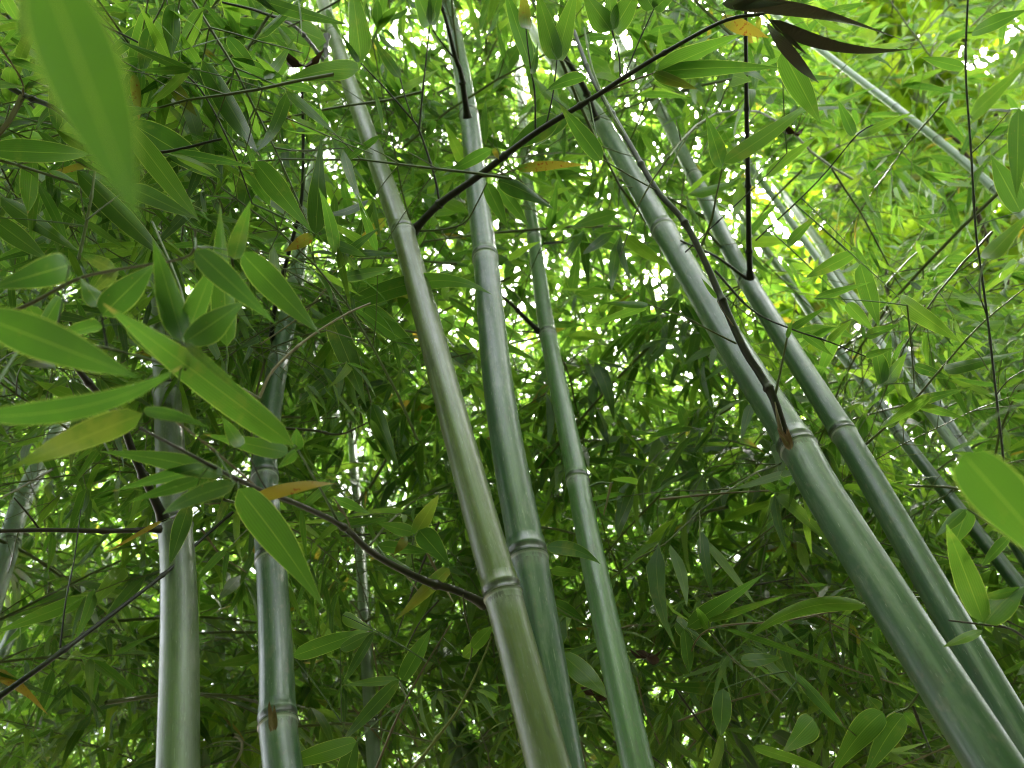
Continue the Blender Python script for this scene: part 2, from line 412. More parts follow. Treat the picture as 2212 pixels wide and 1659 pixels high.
far = [
 ('F', 'dim thin bamboo partly hidden just right of the two slanting culms', [(1640, 520, 22), (1735, 653, 25), (1775, 713, 27), (1875, 836, 31), (1942, 936, 34), (2055, 1080, 39), (2260, 1340, 48)], .040, [560, 700, 940], GREENS['deep']),
 ('G', 'dim bamboo at the far right behind the big bright leaf', [(1700, 430, 22), (1775, 533, 25), (1842, 646, 29), (1958, 770, 34), (2048, 920, 39), (2085, 980, 41), (2250, 1260, 52)], .046, [480, 640, 780, 960], GREENS['deep']),
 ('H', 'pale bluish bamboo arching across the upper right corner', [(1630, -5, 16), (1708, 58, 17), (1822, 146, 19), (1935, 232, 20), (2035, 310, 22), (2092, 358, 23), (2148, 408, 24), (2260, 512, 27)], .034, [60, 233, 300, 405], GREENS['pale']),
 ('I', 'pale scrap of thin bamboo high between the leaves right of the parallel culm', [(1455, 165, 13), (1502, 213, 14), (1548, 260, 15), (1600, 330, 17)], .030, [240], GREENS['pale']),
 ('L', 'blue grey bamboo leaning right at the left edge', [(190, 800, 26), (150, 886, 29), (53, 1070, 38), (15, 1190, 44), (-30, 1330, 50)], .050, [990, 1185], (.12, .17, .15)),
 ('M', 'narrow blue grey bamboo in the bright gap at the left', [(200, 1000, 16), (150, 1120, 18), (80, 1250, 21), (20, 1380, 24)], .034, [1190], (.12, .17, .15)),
 ('N', 'thin pale green bamboo standing upright left of the crossing pair', [(760, 940, 17), (767, 1036, 19), (775, 1120, 21), (785, 1300, 25), (797, 1500, 28), (809, 1659, 31)], .034, [1105, 1330, 1560], GREENS['grey']),
 ('O', 'dim grey bamboo low in the middle, left of its paler neighbour', [(935, 1240, 20), (947, 1322, 22), (962, 1450, 25), (988, 1659, 30)], .036, [1400], (.12, .16, .12)),
 ('P', 'pale thin bamboo low in the middle beside the olive culm', [(965, 1400, 20), (990, 1546, 23), (1022, 1659, 26)], .032, [1500], GREENS['grey']),
 ('Q', 'very thin bamboo right of the slender fresh green one', [(1320, 980, 13), (1387, 1122, 16), (1420, 1189, 17), (1470, 1306, 20), (1530, 1440, 23)], .030, [1120, 1290], (.13, .18, .09)),
 ('R', 'brownish thin bamboo slanting low under the thickest culm', [(1640, 1240, 12), (1742, 1349, 15), (1808, 1423, 18), (1892, 1509, 22), (1975, 1596, 26), (2015, 1652, 29)], .030, [1340, 1560], GREENS['brown']),
]
for key, lab, pts, D, nodes, col in far:
    if key in 'FGHI': pts = [(x, y, .72 * v) for x, y, v in pts]; D *= .8
    cul[key] = make_culm(lab, pts, D, nodes, col, main=key in 'HNFGL', k=20, up=1.2, group='bamboo standing in the thicket')

# ------------------------------------------------------------------ hand-set branches and leaves
DARK = (.018, .014, .011); OLIVE = (.10, .12, .035); GRN = (.09, .15, .05); TAN = (.20, .15, .08); BLK = (.012, .011, .010)

def px_stem(pts, w0, w1, n=None):
    """pts: (x, y, depth); widths in pixels at both ends -> centre line and radii"""
    n = n or max(12, 5 * len(pts)); q = cat_rom(pts, n)
    C = np.array([P(*v) for v in q]); wv = np.linspace(w0, w1, n); R = wv / FPX * q[:, 2] / 2
    return C, R

def knuckles(C, R, every):
    """swell a branch at its joints"""
    L = np.r_[0, np.cumsum(np.linalg.norm(np.diff(C, axis=0), axis=1))]
    zs = np.arange(every * .5, L[-1], every)
    st = np.unique(np.r_[L, *[z + np.array([-1.2, -.4, .4, 1.2]) * .004 for z in zs]]) if len(zs) else L
    st = st[(st >= 0) & (st <= L[-1])]
    CC = np.stack([np.interp(st, L, C[:, j]) for j in range(3)], 1); RR = np.interp(st, L, R)
    for z in zs: RR = RR * (1 + .45 * np.exp(-((st - z) / .004) ** 2))
    return CC, RR

def px_leaf(bx, by, tx, ty, wpx, d0, d1=None, face=1, arch=0., age=0., bow=None, roll=None, tw=None, rnd=None, m=16):
    d1 = d0 if d1 is None else d1
    b = P(bx, by, d0); t = P(tx, ty, d1); L = np.linalg.norm(t - b); d = (t - b) / L
    vv = nrm((b + t) / 2 - CAM); s = nrm(np.cross(d, vv)); nn = np.cross(s, d)       # nn points away from the camera
    if np.dot(nn, vv) < 0: nn = -nn
    nn = nn * face
    bow = rng.uniform(.02, .22) if bow is None else bow
    roll = rng.uniform(-.6, .6) if roll is None else roll
    tw = rng.uniform(-.9, .9) if tw is None else tw
    rnd = rng.uniform(.15, .6) if rnd is None else max(rnd - .24, 0)
    tt = np.linspace(0, 1, m)[:, None]
    sd_ = np.cross(nn, d)
    ctrl = (b + t) / 2 + 2 * arch * L * (nrm(P((bx + tx) / 2, (by + ty) / 2 - 10, d0) - P((bx + tx) / 2, (by + ty) / 2, d0))) + 2 * bow * L * nn
    C = (1 - tt) ** 2 * b + 2 * tt * (1 - tt) * ctrl + tt ** 2 * t
    T = nrm(np.gradient(C, axis=0)); S = nrm(np.cross(np.broadcast_to(nn, T.shape), T)); N = np.cross(T, S)
    a = (roll + tw * (tt - .4)); S2 = S * np.cos(a) + N * np.sin(a); N2 = N * np.cos(a) - S * np.sin(a)
    W = .88 * wpx / FPX * (d0 + d1) / 2 / max(math.cos(roll), .5)
    return blade(C[None], S2[None], N2[None], [W], [rng.uniform(0., .42)], [rnd], [age], .10, rng.uniform(0, 6)), b, L

def spray(owner, base, stems, leaves, col=DARK, depth=1.0, joint=.16):
    """stems: list of (pts, w0, w1[, colour]); leaves: tuples for px_leaf.
    The first stem is the branch; further stems are twigs under it; every leaf is a leaf under the branch."""
    lines = []
    br = None
    for i, s in enumerate(stems):
        C, R = px_stem(s[0], s[1], s[2]); lines.append(C); CC, RR = knuckles(C, R, joint)
        if i == 0 and s[1] > 9: RR = RR * (1 + .55 * np.exp(-np.linalg.norm(CC - CC[0], axis=1) / .009))
        V, F, vec = tube(CC, RR, 10 if s[1] > 7 else 6)
        c = s[3] if len(s) > 3 else col
        o = link('branch' if i == 0 else 'twig', mesh('branch', V - base, F, TWIG, vec, None, 'cuv'), owner if i == 0 else br, c)
        if i == 0: br = o
    allp = np.vstack(lines)
    for lf in leaves:
        kw = {}
        if isinstance(lf[-1], dict): kw = lf[-1]; lf = lf[:-1]
        (V, F, vec, age), b, L = px_leaf(*lf, **kw); mi = np.zeros(len(F), int)
        j = np.argmin(np.linalg.norm(allp - b, axis=1)); q = allp[j]; g = np.linalg.norm(q - b)
        if .004 < g < .30:
            mid = (q + b) / 2 + np.array([0, 0, .06 * g])
            tt = np.linspace(0, 1, 8)[:, None]; Cc = (1 - tt) ** 2 * q + 2 * tt * (1 - tt) * mid + tt ** 2 * b
            V2, F2, vec2 = tube(Cc, np.linspace(.0016, .0008, 8) * min(1, .4 + g * 3), 5)
            F = np.vstack([F, F2 + len(V)]); V = np.vstack([V, V2]); vec = np.vstack([vec, vec2]); age = np.r_[age, np.zeros(len(V2))]; mi = np.r_[mi, np.ones(len(F2), int)]
        link('leaf', mesh('leaf', V - base, F, [LEAF, TWIG], vec, age, mi=mi), br, GRN)
    return br

def loose(label, stems, leaves, col=DARK, cat='bamboo branch', name='bamboo_branch', group=None, joint=.16):
    p = P(*stems[0][0][0]); rt = root(name, p, label, cat, group)
    spray(rt, p, stems, leaves, col, joint=joint); return rt

Y = dict
A = cul['A']
# the long dark branch rising to the right from the olive culm
spray(A['root'], A['base'], [
  ([(893, 499, 1.40), (950, 440, 1.36), (1030, 383, 1.32), (1157, 287, 1.27), (1287, 208, 1.22), (1344, 170, 1.2), (1437, 113, 1.16), (1565, 45, 1.12), (1650, 30, 1.1)], 17, 7),
  ([(950, 440, 1.36), (937, 375, 1.36), (905, 280, 1.36), (890, 258, 1.36), (840, 200, 1.35), (780, 137, 1.34)], 6, 3),
  ([(905, 280, 1.36), (915, 180, 1.36), (928, 60, 1.36)], 5, 3),
  ([(893, 260, 1.36), (877, 215, 1.36), (864, 168, 1.36)], 3.5, 2.5),
  ([(1157, 287, 1.27), (1155, 200, 1.26), (1145, 140, 1.25), (1136, 62, 1.24)], 5, 3),
  ([(1180, 270, 1.26), (1195, 200, 1.25), (1203, 130, 1.24)], 4, 3),
  ([(1340, 172, 1.2), (1337, 120, 1.2), (1322, 66, 1.2)], 4, 3),
  ([(1348, 168, 1.2), (1380, 90, 1.2), (1412, 20, 1.2)], 4, 3),
  ([(1030, 383, 1.32), (1075, 378, 1.31), (1115, 366, 1.3)], 5, 3, TAN),
  ([(900, 500, 1.40), (960, 495, 1.37), (1005, 480, 1.35), (1030, 440, 1.33), (1052, 395, 1.31)], 5, 3, OLIVE),
  ([(1290, 207, 1.22), (1350, 180, 1.2), (1415, 157, 1.18)], 5, 3, TAN)],
 [(776, 150, 608, 180, 50, 1.34, Y(rnd=.8, arch=.06)), (780, 133, 758, -50, 56, 1.34, Y(rnd=.8)), (775, 135, 735, 70, 16, 1.33, Y(rnd=.3)),
  (864, 168, 802, 78, 28, 1.36, Y(rnd=.05)), (928, 54, 885, -50, 46, 1.36), (930, 52, 956, -50, 38, 1.36), (929, 54, 928, -30, 14, 1.35, Y(rnd=0)),
  (1203, 130, 1158, -25, 54, 1.24), (1203, 128, 1248, -40, 54, 1.24, Y(rnd=.85)), (1145, 142, 1085, -40, 46, 1.25), (1137, 62, 1128, -40, 36, 1.24, Y(age=.5)),
  (1150, 160, 1162, 90, 18, 1.24, Y(rnd=.1)),
  (1320, 66, 1255, -25, 58, 1.2, Y(rnd=.8)), (1322, 66, 1314, -45, 42, 1.2), (1325, 66, 1385, -35, 60, 1.2, Y(rnd=.8)), (1412, 20, 1370, -50, 44, 1.2), (1412, 20, 1470, -30, 40, 1.2),
  (1267, 166, 1178, 197, 32, 1.22, Y(arch=.06)), (1300, 347, 1207, 223, 46, 1.15), (1205, 252, 1095, 325, 56, 1.3), (1230, 240, 1150, 320, 36, 1.32, Y(rnd=.2)),
  (1062, 322, 955, 380, 32, 1.3), (1065, 320, 1078, 345, 14, 1.28, Y(age=.9)), (1115, 366, 1270, 357, 25, 1.29, Y(age=.95, arch=.03)), (1112, 362, 1235, 365, 16, 1.3),
  (1075, 390, 1197, 452, 44, 1.3, Y(rnd=.25, arch=.05)), (1050, 396, 1097, 495, 40, 1.31), (1075, 400, 1143, 490, 36, 1.32, Y(rnd=.7)),
  (1415, 156, 1690, 147, 44, 1.17, Y(rnd=.5, arch=.02)), (1420, 154, 1612, 70, 50, 1.17, Y(rnd=.8)), (1415, 150, 1565, 58, 22, 1.17, Y(rnd=.8)), (1412, 158, 1508, 193, 30, 1.16, Y(age=.35)), (1410, 157, 1480, 205, 20, 1.18),
  (1582, 12, 1978, 98, 32, 1.1, Y(age=2, arch=.05, tw=1.5, roll=.6, bow=.10)), (1660, 42, 2008, 100, 30, 1.1, Y(age=2, arch=-.10, tw=1.4, roll=.5, bow=.10)), (1650, 40, 1770, 180, 30, 1.1, Y(age=2, arch=-.05, roll=.7, tw=-1.8)), (1560, 8, 1700, 8, 26, 1.1, Y(age=2)),
  (1558, 40, 1662, 82, 36, 1.12, Y(age=1.0)), (1690, 70, 1745, 120, 12, 1.1, Y(age=2))], DARK)
# the lower branch of the olive culm reaching left
spray(A['root'], A['base'], [
  ([(1046, 1305, .90), (987, 1276, .87), (914, 1253, .85), (807, 1196, .80), (737, 1135, .76), (640, 1088, .70), (567, 1060, .66), (493, 1026, .62), (400, 976, .58), (300, 923, .54)], 18, 6, (.035, .032, .018)),
  ([(560, 1058, .66), (500, 1005, .62), (440, 955, .58), (372, 905, .54)], 6, 4, TAN),
  ([(1000, 1282, .87), (1005, 1330, .88), (1020, 1400, .89), (1000, 1470, .9)], 4, 3, OLIVE),
  ([(898, 1245, .85), (890, 1200, .85), (893, 1160, .85)], 4, 3, OLIVE),
  ([(985, 1275, .87), (975, 1245, .87), (968, 1225, .87)], 3.5, 2.5, OLIVE),
  ([(735, 1135, .76), (700, 1070, .72), (640, 965, .62)], 6, 4, GRN),
  ([(585, 1068, .67), (565, 1040, .66), (540, 990, .65), (517, 965, .64)], 3.5, 2.5),
  ([(760, 1150, .78), (745, 1110, .78), (720, 1075, .78)], 4, 3, TAN)],
 [(634, 962, 222, 655, 92, .60, .46, Y(rnd=.78, roll=.05)), (308, 893, 25, 1010, 76, .54, .46, Y(age=.18, rnd=.5)),
  (515, 1055, 702, 1316, 88, .62, Y(rnd=.6, roll=0., arch=.03)), (482, 1026, 212, 975, 52, .6, Y(arch=.03, rnd=.5)), (507, 1046, 350, 1112, 46, .58, Y(face=-1, rnd=.3, arch=.05)),
  (430, 1035, 272, 1086, 34, .6), (440, 1010, 240, 1062, 40, .6, Y(rnd=.4)), (548, 1078, 728, 1045, 34, .64, Y(age=1.0, arch=.05)), (622, 978, 440, 938, 48, .62, Y(rnd=.75)),
  (310, 888, 456, 926, 34, .5, Y(face=-1, rnd=.2, arch=.05)), (400, 740, 568, 886, 24, .55, Y(face=-1)), (640, 972, 640, 925, 36, .62), (640, 975, 600, 1010, 30, .63), (520, 965, 480, 900, 36, .6),
  (895, 1157, 948, 1068, 40, .85, Y(age=.25, rnd=.8)), (905, 1145, 972, 1222, 56, .85, Y(rnd=.3)), (970, 1228, 852, 1342, 40, .86, Y(age=.4, rnd=.6)), (815, 1178, 938, 1195, 32, .84), (820, 1200, 900, 1235, 24, .84, Y(rnd=.2)),
  (893, 1150, 815, 1130, 34, .86), (880, 1160, 850, 1200, 24, .84, Y(age=.8)), (1020, 1400, 1065, 1350, 36, .88, Y(rnd=.8)), (720, 1075, 800, 1110, 26, .8)], (.035, .032, .018))
# short dark branch near the top of the olive culm
spray(A['root'], A['base'], [([(706, 78, 2.0), (703, 110, 1.95), (700, 130, 1.9), (640, 60, 1.6), (560, 25, 1.45), (480, 5, 1.4)], 11, 5)],
 [(705, 90, 470, -12, 68, 1.8, 1.5, Y(rnd=.8)), (640, 78, 392, 42, 54, 1.5, Y(rnd=.4)), (705, 20, 740, 85, 14, 1.9, Y(face=-1)), (560, 30, 520, -40, 50, 1.45)], DARK)

B = cul['B']
spray(B['root'], B['base'], [([(1010, 254, 1.72), (996, 160, 1.66), (985, 128, 1.64), (965, 50, 1.6), (950, 0, 1.58)], 14, 6), ([(985, 130, 1.64), (960, 100, 1.62), (935, 65, 1.6)], 4, 3)], [], BLK)
Cc = cul['C']
spray(Cc['root'], Cc['base'], [([(1164, 716, 1.70), (1143, 695, 1.68), (1110, 662, 1.65), (1085, 640, 1.63)], 11, 6), ([(1162, 718, 1.7), (1130, 716, 1.7), (1098, 714, 1.68)], 5, 3, OLIVE)], [], BLK)
spray(Cc['root'], Cc['base'], [([(1274, 1051, 1.22), (1295, 1043, 1.22), (1318, 1044, 1.22), (1325, 1042, 1.22)], 6, 5, GRN), ([(1320, 1043, 1.22), (1312, 1080, 1.21), (1304, 1112, 1.2)], 7, 3, TAN)], [], GRN)
spray(Cc['root'], Cc['base'], [([(1174, 526, 2.1), (1230, 523, 2.15), (1310, 528, 2.2), (1420, 525, 2.3)], 6, 4)], [], BLK)
Dd = cul['D']
spray(Dd['root'], Dd['base'], [
  ([(1699, 952, 1.02), (1672, 863, 1.03), (1640, 805, 1.05), (1602, 743, 1.07), (1522, 563, 1.14), (1475, 475, 1.18), (1420, 412, 1.22), (1354, 300, 1.3), (1320, 240, 1.36), (1277, 165, 1.42), (1240, 67, 1.5)], 19, 8, (.012, .010, .008)),
  ([(1673, 860, 1.03), (1685, 805, 1.03), (1700, 730, 1.03)], 6, 4, OLIVE),
  ([(1590, 742, 1.07), (1530, 712, 1.05), (1475, 683, 1.03), (1400, 658, 1.0)], 5, 3, OLIVE),
  ([(1420, 412, 1.22), (1370, 385, 1.2), (1303, 345, 1.17)], 4, 3, OLIVE),
  ([(1585, 705, 1.08), (1560, 670, 1.07), (1550, 650, 1.07)], 3, 2, TAN),
  ([(1354, 300, 1.3), (1318, 240, 1.32), (1280, 150, 1.36), (1262, 60, 1.4)], 6, 4, (.22, .25, .16)),
  ([(1690, 945, 1.01), (1680, 900, 1.01), (1674, 868, 1.02)], 12, 2, TAN)],
 [(1402, 658, 1303, 655, 19, 1.0, Y(rnd=.7)), (1402, 660, 1262, 708, 22, 1.0, Y(rnd=.9)), (1548, 645, 1515, 600, 12, 1.06), (1700, 730, 1712, 690, 12, 1.03)], (.016, .013, .009))
spray(Dd['root'], Dd['base'], [([(1287, 257, 2.12), (1262, 190, 2.06), (1215, 115, 2.0), (1170, 40, 1.95)], 15, 9)], [], BLK)
# ragged sheath remains round the foot of the black branch
def husk(own, base, pts, wpx, name='husk', n=5):
    ac = Acc()
    for i in range(n):
        (x0, y0, x1, y1, d) = pts
        (V, F, vec, age), b, L = px_leaf(x0 + rng.uniform(-8, 8), y0 + rng.uniform(-3, 3), x1 + rng.uniform(-14, 14), y1 + rng.uniform(-14, 14), wpx * rng.uniform(.6, 1.2), d - .004 * i, m=8)
        ac.add(V, F, vec, age)
    V, F, A_, B_ = ac.get(); return link(name, mesh(name, V - base, F, HUSK, A_, B_), own)
husk(Dd['root'], Dd['base'], (1705, 972, 1690, 922, .99), 14)
Ee = cul['E']
spray(Ee['root'], Ee['base'], [([(1621, 600, 1.66), (1618, 540, 1.6), (1616, 400, 1.5), (1613, 250, 1.42), (1611, 75, 1.32), (1612, -30, 1.3)], 13, 7)], [], BLK)
spray(Ee['root'], Ee['base'], [([(1612, 602, 1.66), (1570, 570, 1.6), (1535, 548, 1.57), (1470, 520, 1.5)], 7, 4), ([(1545, 585, 1.35), (1625, 670, 1.3), (1708, 710, 1.25), (1790, 738, 1.22), (1870, 770, 1.2)], 6, 3)],
 [(1708, 712, 1790, 660, 20, 1.25), (1735, 720, 1800, 770, 26, 1.24), (1790, 738, 1842, 690, 22, 1.22, Y(rnd=.9)), (1870, 770, 1935, 750, 20, 1.2)], BLK)
Jj = cul['J']
spray(Jj['root'], Jj['base'], [([(346, 1143, 1.02), (240, 1147, .96), (100, 1145, .92), (-30, 1148, .88)], 12, 8, (.03, .02, .016)), ([(90, 1150, .92), (60, 1110, .91), (30, 1075, .9)], 5, 3)], [], DARK)
spray(Jj['root'], Jj['base'], [([(352, 1118, 1.03), (325, 1060, 1.0), (290, 985, .97), (258, 905, .95), (190, 825, .9), (130, 752, .85)], 19, 11, BLK)], [], BLK)
spray(Jj['root'], Jj['base'], [([(372, 1118, .98), (395, 1105, .95), (408, 1085, .92)], 8, 4)], [(407, 1092, 366, 1222, 42, .92, Y(face=-1, rnd=.1)), (350, 1125, 222, 1198, 12, .98, Y(age=1.1, rnd=.6))], DARK)
Kk = cul['K']
spray(Kk['root'], Kk['base'], [([(596, 768, 1.75), (588, 700, 1.66), (620, 560, 1.58), (650, 440, 1.55), (655, 300, 1.55), (652, 180, 1.5)], 11, 5)], [], BLK)
spray(Kk['root'], Kk['base'], [([(612, 925, 1.35), (680, 930, 1.35), (735, 938, 1.35), (800, 910, 1.3)], 7, 4)], [], (.05, .05, .02))
husk(Kk['root'], Kk['base'], (592, 1580, 588, 1525, .82), 13)
# ------------------------------------------------------------------ loose sprays that reach into the picture from outside
loose('very large blurred green leaf hanging close in the upper left corner',
  [([(95, -75, .24), (140, -100, .25), (240, -160, .28)], 10, 8)], [(92, -75, 304, 490, 205, .17, .16, Y(rnd=.5, roll=.1, tw=.1, bow=.05)), (95, -60, 40, 90, 70, .27, Y(rnd=0))], DARK)
loose('olive stem with broad leaves fanning round its joints and long blades at the left edge',
  [([(-40, 690, .62), (50, 663, .62), (167, 603, .61), (250, 583, .6), (407, 553, .58), (422, 495, .57)], 9, 5, (.11, .10, .035)),
   ([(560, 860, .72), (590, 800, .74), (660, 735, .78), (745, 680, .82), (800, 655, .85)], 7, 4, TAN),
   ([(232, 755, .57), (224, 710, .57), (220, 685, .57)], 6, 4, BLK),
   ([(400, 800, .55), (396, 770, .55), (394, 745, .55)], 6, 5, BLK),
   ([(330, 480, .7), (395, 640, .62), (396, 745, .56)], 4, 3),
   ([(-30, 720, .5), (120, 740, .52), (232, 752, .55), (400, 800, .56), (500, 830, .62), (560, 860, .72)], 6, 6, OLIVE)],
  [(-50, 680, 300, 815, 108, .40, Y(rnd=.45, roll=.1)), (-50, 900, 398, 788, 66, .40, Y(arch=-.08, rnd=.4)),
   (422, 540, 598, 702, 62, .55, Y(face=-1, rnd=.15, roll=.2)), (520, 545, 692, 722, 74, .62, Y(rnd=.5)),
   (396, 738, 330, 515, 68, .56, Y(rnd=.6)), (397, 742, 466, 562, 62, .57, Y(rnd=.75)), (399, 740, 527, 652, 74, .55, Y(rnd=.35)), (388, 735, 322, 600, 32, .56, Y(rnd=.85)),
   (490, 748, 476, 438, 62, .62, Y(rnd=.55)), (505, 560, 541, 433, 46, .6, Y(rnd=.7)), (220, 682, 336, 568, 76, .57, Y(rnd=.4)), (217, 662, 172, 598, 46, .57, Y(rnd=.35)), (218, 700, 110, 730, 38, .57),
   (150, 572, -40, 628, 78, .5, Y(rnd=.15)), (270, 700, 452, 836, 46, .58, Y(rnd=.2)), (250, 585, 170, 545, 36, .62, Y(rnd=.3)), (255, 580, 190, 640, 30, .62, Y(rnd=.3)), (130, 640, 60, 760, 40, .62), (60, 660, 140, 780, 48, .66)], OLIVE)
loose('spray of long dark and yellowing blades under the white gaps at the upper left',
  [([(-40, 150, .9), (50, 205, .9), (120, 235, .88), (200, 300, .88), (330, 330, .88), (480, 300, .9)], 14, 5), ([(50, 205, .9), (20, 260, .88), (-20, 310, .86)], 12, 9, TAN), ([(215, 50, 1.0), (330, 110, 1.0), (430, 190, 1.0), (500, 320, 1.0), (545, 440, 1.0)], 5, 3),
   ([(170, 560, .8), (195, 440, .82), (205, 370, .84)], 7, 5, OLIVE), ([(0, 100, .8), (45, 170, .85), (50, 205, .88)], 5, 4, TAN)],
  [(-20, 325, 195, 333, 62, .8, Y(rnd=.5)), (72, 345, 60, 462, 46, .85, Y(rnd=.75)), (165, 368, 362, 562, 60, .84, Y(rnd=.35)), (283, 405, 433, 476, 46, .75, Y(face=-1, rnd=.1)), (0, 425, 172, 545, 46, .9), (-20, 470, 105, 562, 52, .8, Y(rnd=.5)),
   (268, 263, 432, 480, 56, .8, Y(rnd=.8)), (276, 262, 484, 386, 72, .92, Y(rnd=.25)), (437, 130, 561, 337, 56, 1.0, Y(rnd=.4)), (452, 150, 490, 342, 46, 1.05, Y(rnd=.35)), (378, 8, 370, 128, 48, .95, Y(rnd=.3)), (326, 58, 305, 168, 40, .95, Y(rnd=.3)),
   (490, 80, 558, 162, 38, 1.1, Y(rnd=.1)), (363, 172, 426, 252, 34, 1.0, Y(age=.4)), (290, 158, 301, 264, 24, 1.0, Y(age=.9)), (550, 348, 676, 504, 56, 1.0, Y(rnd=.55)), (682, 506, 694, 288, 46, 1.05, Y(rnd=.45)), (676, 508, 612, 545, 30, 1.05, Y(age=.7)),
   (318, 130, 420, 100, 34, 1.1, Y(rnd=.9)), (480, 140, 612, 165, 50, 1.1, Y(rnd=.35)), (250, 80, 285, 200, 40, 1.15), (310, 200, 330, 130, 30, 1.2, Y(rnd=.9)), (545, 360, 520, 470, 50, 1.15, Y(rnd=.3)), (440, 190, 400, 300, 40, 1.2, Y(rnd=.5)), (690, 510, 760, 540, 26, 1.08)], DARK)
loose('spray of arching green blades passing behind the olive culm',
  [([(700, 600, 1.30), (722, 640, 1.29), (735, 670, 1.28), (770, 760, 1.28), (802, 870, 1.27)], 6, 4, OLIVE), ([(722, 600, 1.3), (690, 640, 1.28), (640, 690, 1.25), (560, 745, 1.2)], 4, 3, TAN)],
  [(738, 668, 1062, 636, 52, 1.26, 1.16, Y(rnd=.6, arch=.12, roll=0.)), (768, 662, 908, 762, 62, 1.32, Y(rnd=.5)), (716, 690, 792, 882, 58, 1.26, Y(rnd=.3, arch=.03)), (804, 873, 862, 1012, 48, 1.27, Y(rnd=.5)), (800, 905, 852, 1022, 20, 1.25, Y(rnd=.95)),
   (752, 735, 850, 838, 12, 1.25, Y(rnd=.8)), (835, 470, 718, 592, 30, 1.3, Y(age=1.1)), (735, 600, 850, 610, 22, 1.32, Y(rnd=.8))], OLIVE)
loose('thick dark twig slanting up from the left edge toward the upright grey green culm',
  [([(-20, 1518, .75), (130, 1410, .8), (347, 1246, .95), (430, 1170, 1.05), (503, 1106, 1.1)], 13, 6, BLK), ([(130, 1400, .8), (142, 1300, .82), (160, 1210, .85), (175, 1100, .88)], 4, 2)], [], BLK)
loose('big rounded bright leaf close to the right edge',
  [([(2074, 972, .36), (2150, 900, .38), (2260, 850, .40)], 5, 6, GRN)], [(2078, 978, 2340, 1275, 138, .36, .34, Y(rnd=.74, roll=0., tw=.1, bow=.06))], GRN)
loose('upright bright leaf pair on a tan joint at the lower right edge',
  [([(2260, 1420, .72), (2190, 1362, .7), (2128, 1350, .7), (2050, 1340, .7)], 6, 4, (.05, .035, .025)), ([(2215, 1200, .72), (2180, 1160, .72), (2090, 1100, .72)], 6, 4, GRN)],
  [(2126, 1347, 2044, 1132, 64, .69, Y(rnd=.85, roll=0.)), (2128, 1347, 2225, 1262, 60, .69, Y(rnd=.7, arch=.1)), (2122, 1362, 2036, 1398, 22, .7, Y(rnd=.9)), (2130, 1290, 2230, 1268, 24, .7, Y(face=-1)), (2085, 1100, 2020, 1160, 30, .72), (2090, 1100, 2060, 1180, 48, .73, Y(rnd=.7)), (2180, 1160, 2120, 1225, 28, .72)], TAN)
loose('arching bright blade and its small spray left of the thickest culm near the bottom',
  [([(1900, 1312, 1.02), (1872, 1306, 1.0), (1700, 1340, 1.0), (1530, 1360, 1.0), (1480, 1440, 1.0)], 4, 4, TAN), ([(1690, 1520, .95), (1640, 1470, .97), (1580, 1420, 1.0), (1530, 1360, 1.0)], 5, 4, OLIVE)],
  [(1872, 1308, 1598, 1394, 42, .95, Y(rnd=.85, arch=.13, roll=0.)), (1484, 1355, 1657, 1236, 42, 1.0, Y(rnd=.45)), (1530, 1342, 1716, 1280, 18, 1.0, Y(rnd=.8)), (1565, 1358, 1892, 1482, 14, .95, Y(rnd=.5, arch=.02)), (1478, 1358, 1490, 1456, 36, 1.0, Y(face=-1, rnd=.1)), (1460, 1340, 1560, 1420, 40, 1.05, Y(rnd=.2)), (1530, 1360, 1505, 1310, 24, 1.0, Y(rnd=.9)), (1600, 1428, 1690, 1420, 34, 1.0, Y(rnd=.4))], TAN)
loose('low spray of curling bright leaves at the bottom right between the culms',
  [([(2010, 1460, .95), (1960, 1530, .95), (1930, 1540, .95), (1830, 1620, .95), (1760, 1690, .95)], 5, 4, OLIVE), ([(1700, 1450, .9), (1780, 1530, .92), (1850, 1590, .94)], 3, 2)],
  [(1908, 1538, 1790, 1685, 60, .92, Y(rnd=.75, arch=.08)), (1952, 1545, 1862, 1690, 52, .93, Y(rnd=.5, arch=.06)), (1757, 1553, 1690, 1628, 58, .92, Y(rnd=.75)), (1625, 1612, 1800, 1668, 26, .88, Y(rnd=.9)), (1562, 1488, 1556, 1592, 48, .9, Y(face=-1, rnd=.05)), (1718, 1452, 1822, 1572, 28, .92, Y(face=-1, rnd=.1)), (1952, 1540, 1990, 1580, 30, .94), (1900, 1535, 1870, 1500, 30, .95, Y(face=-1, rnd=.3)), (1900, 1545, 1880, 1600, 34, .95)], OLIVE)
loose('two leaves right of the crossing pair above the slender culm foot',
  [([(1188, 1380, 1.2), (1186, 1300, 1.2), (1180, 1190, 1.18)], 4, 3, OLIVE), ([(1186, 1300, 1.2), (1230, 1330, 1.2), (1290, 1360, 1.3)], 3, 2)],
  [(1180, 1182, 1298, 1219, 38, 1.14, 1.0, Y(rnd=.5, arch=.06)), (1212, 1412, 1310, 1508, 54, 1.15, 1.05, Y(rnd=.7, arch=.04)), (1190, 1232, 1260, 1240, 24, 1.2, Y(rnd=.9)), (1192, 1300, 1270, 1345, 34, 1.25, Y(rnd=.4))], OLIVE)
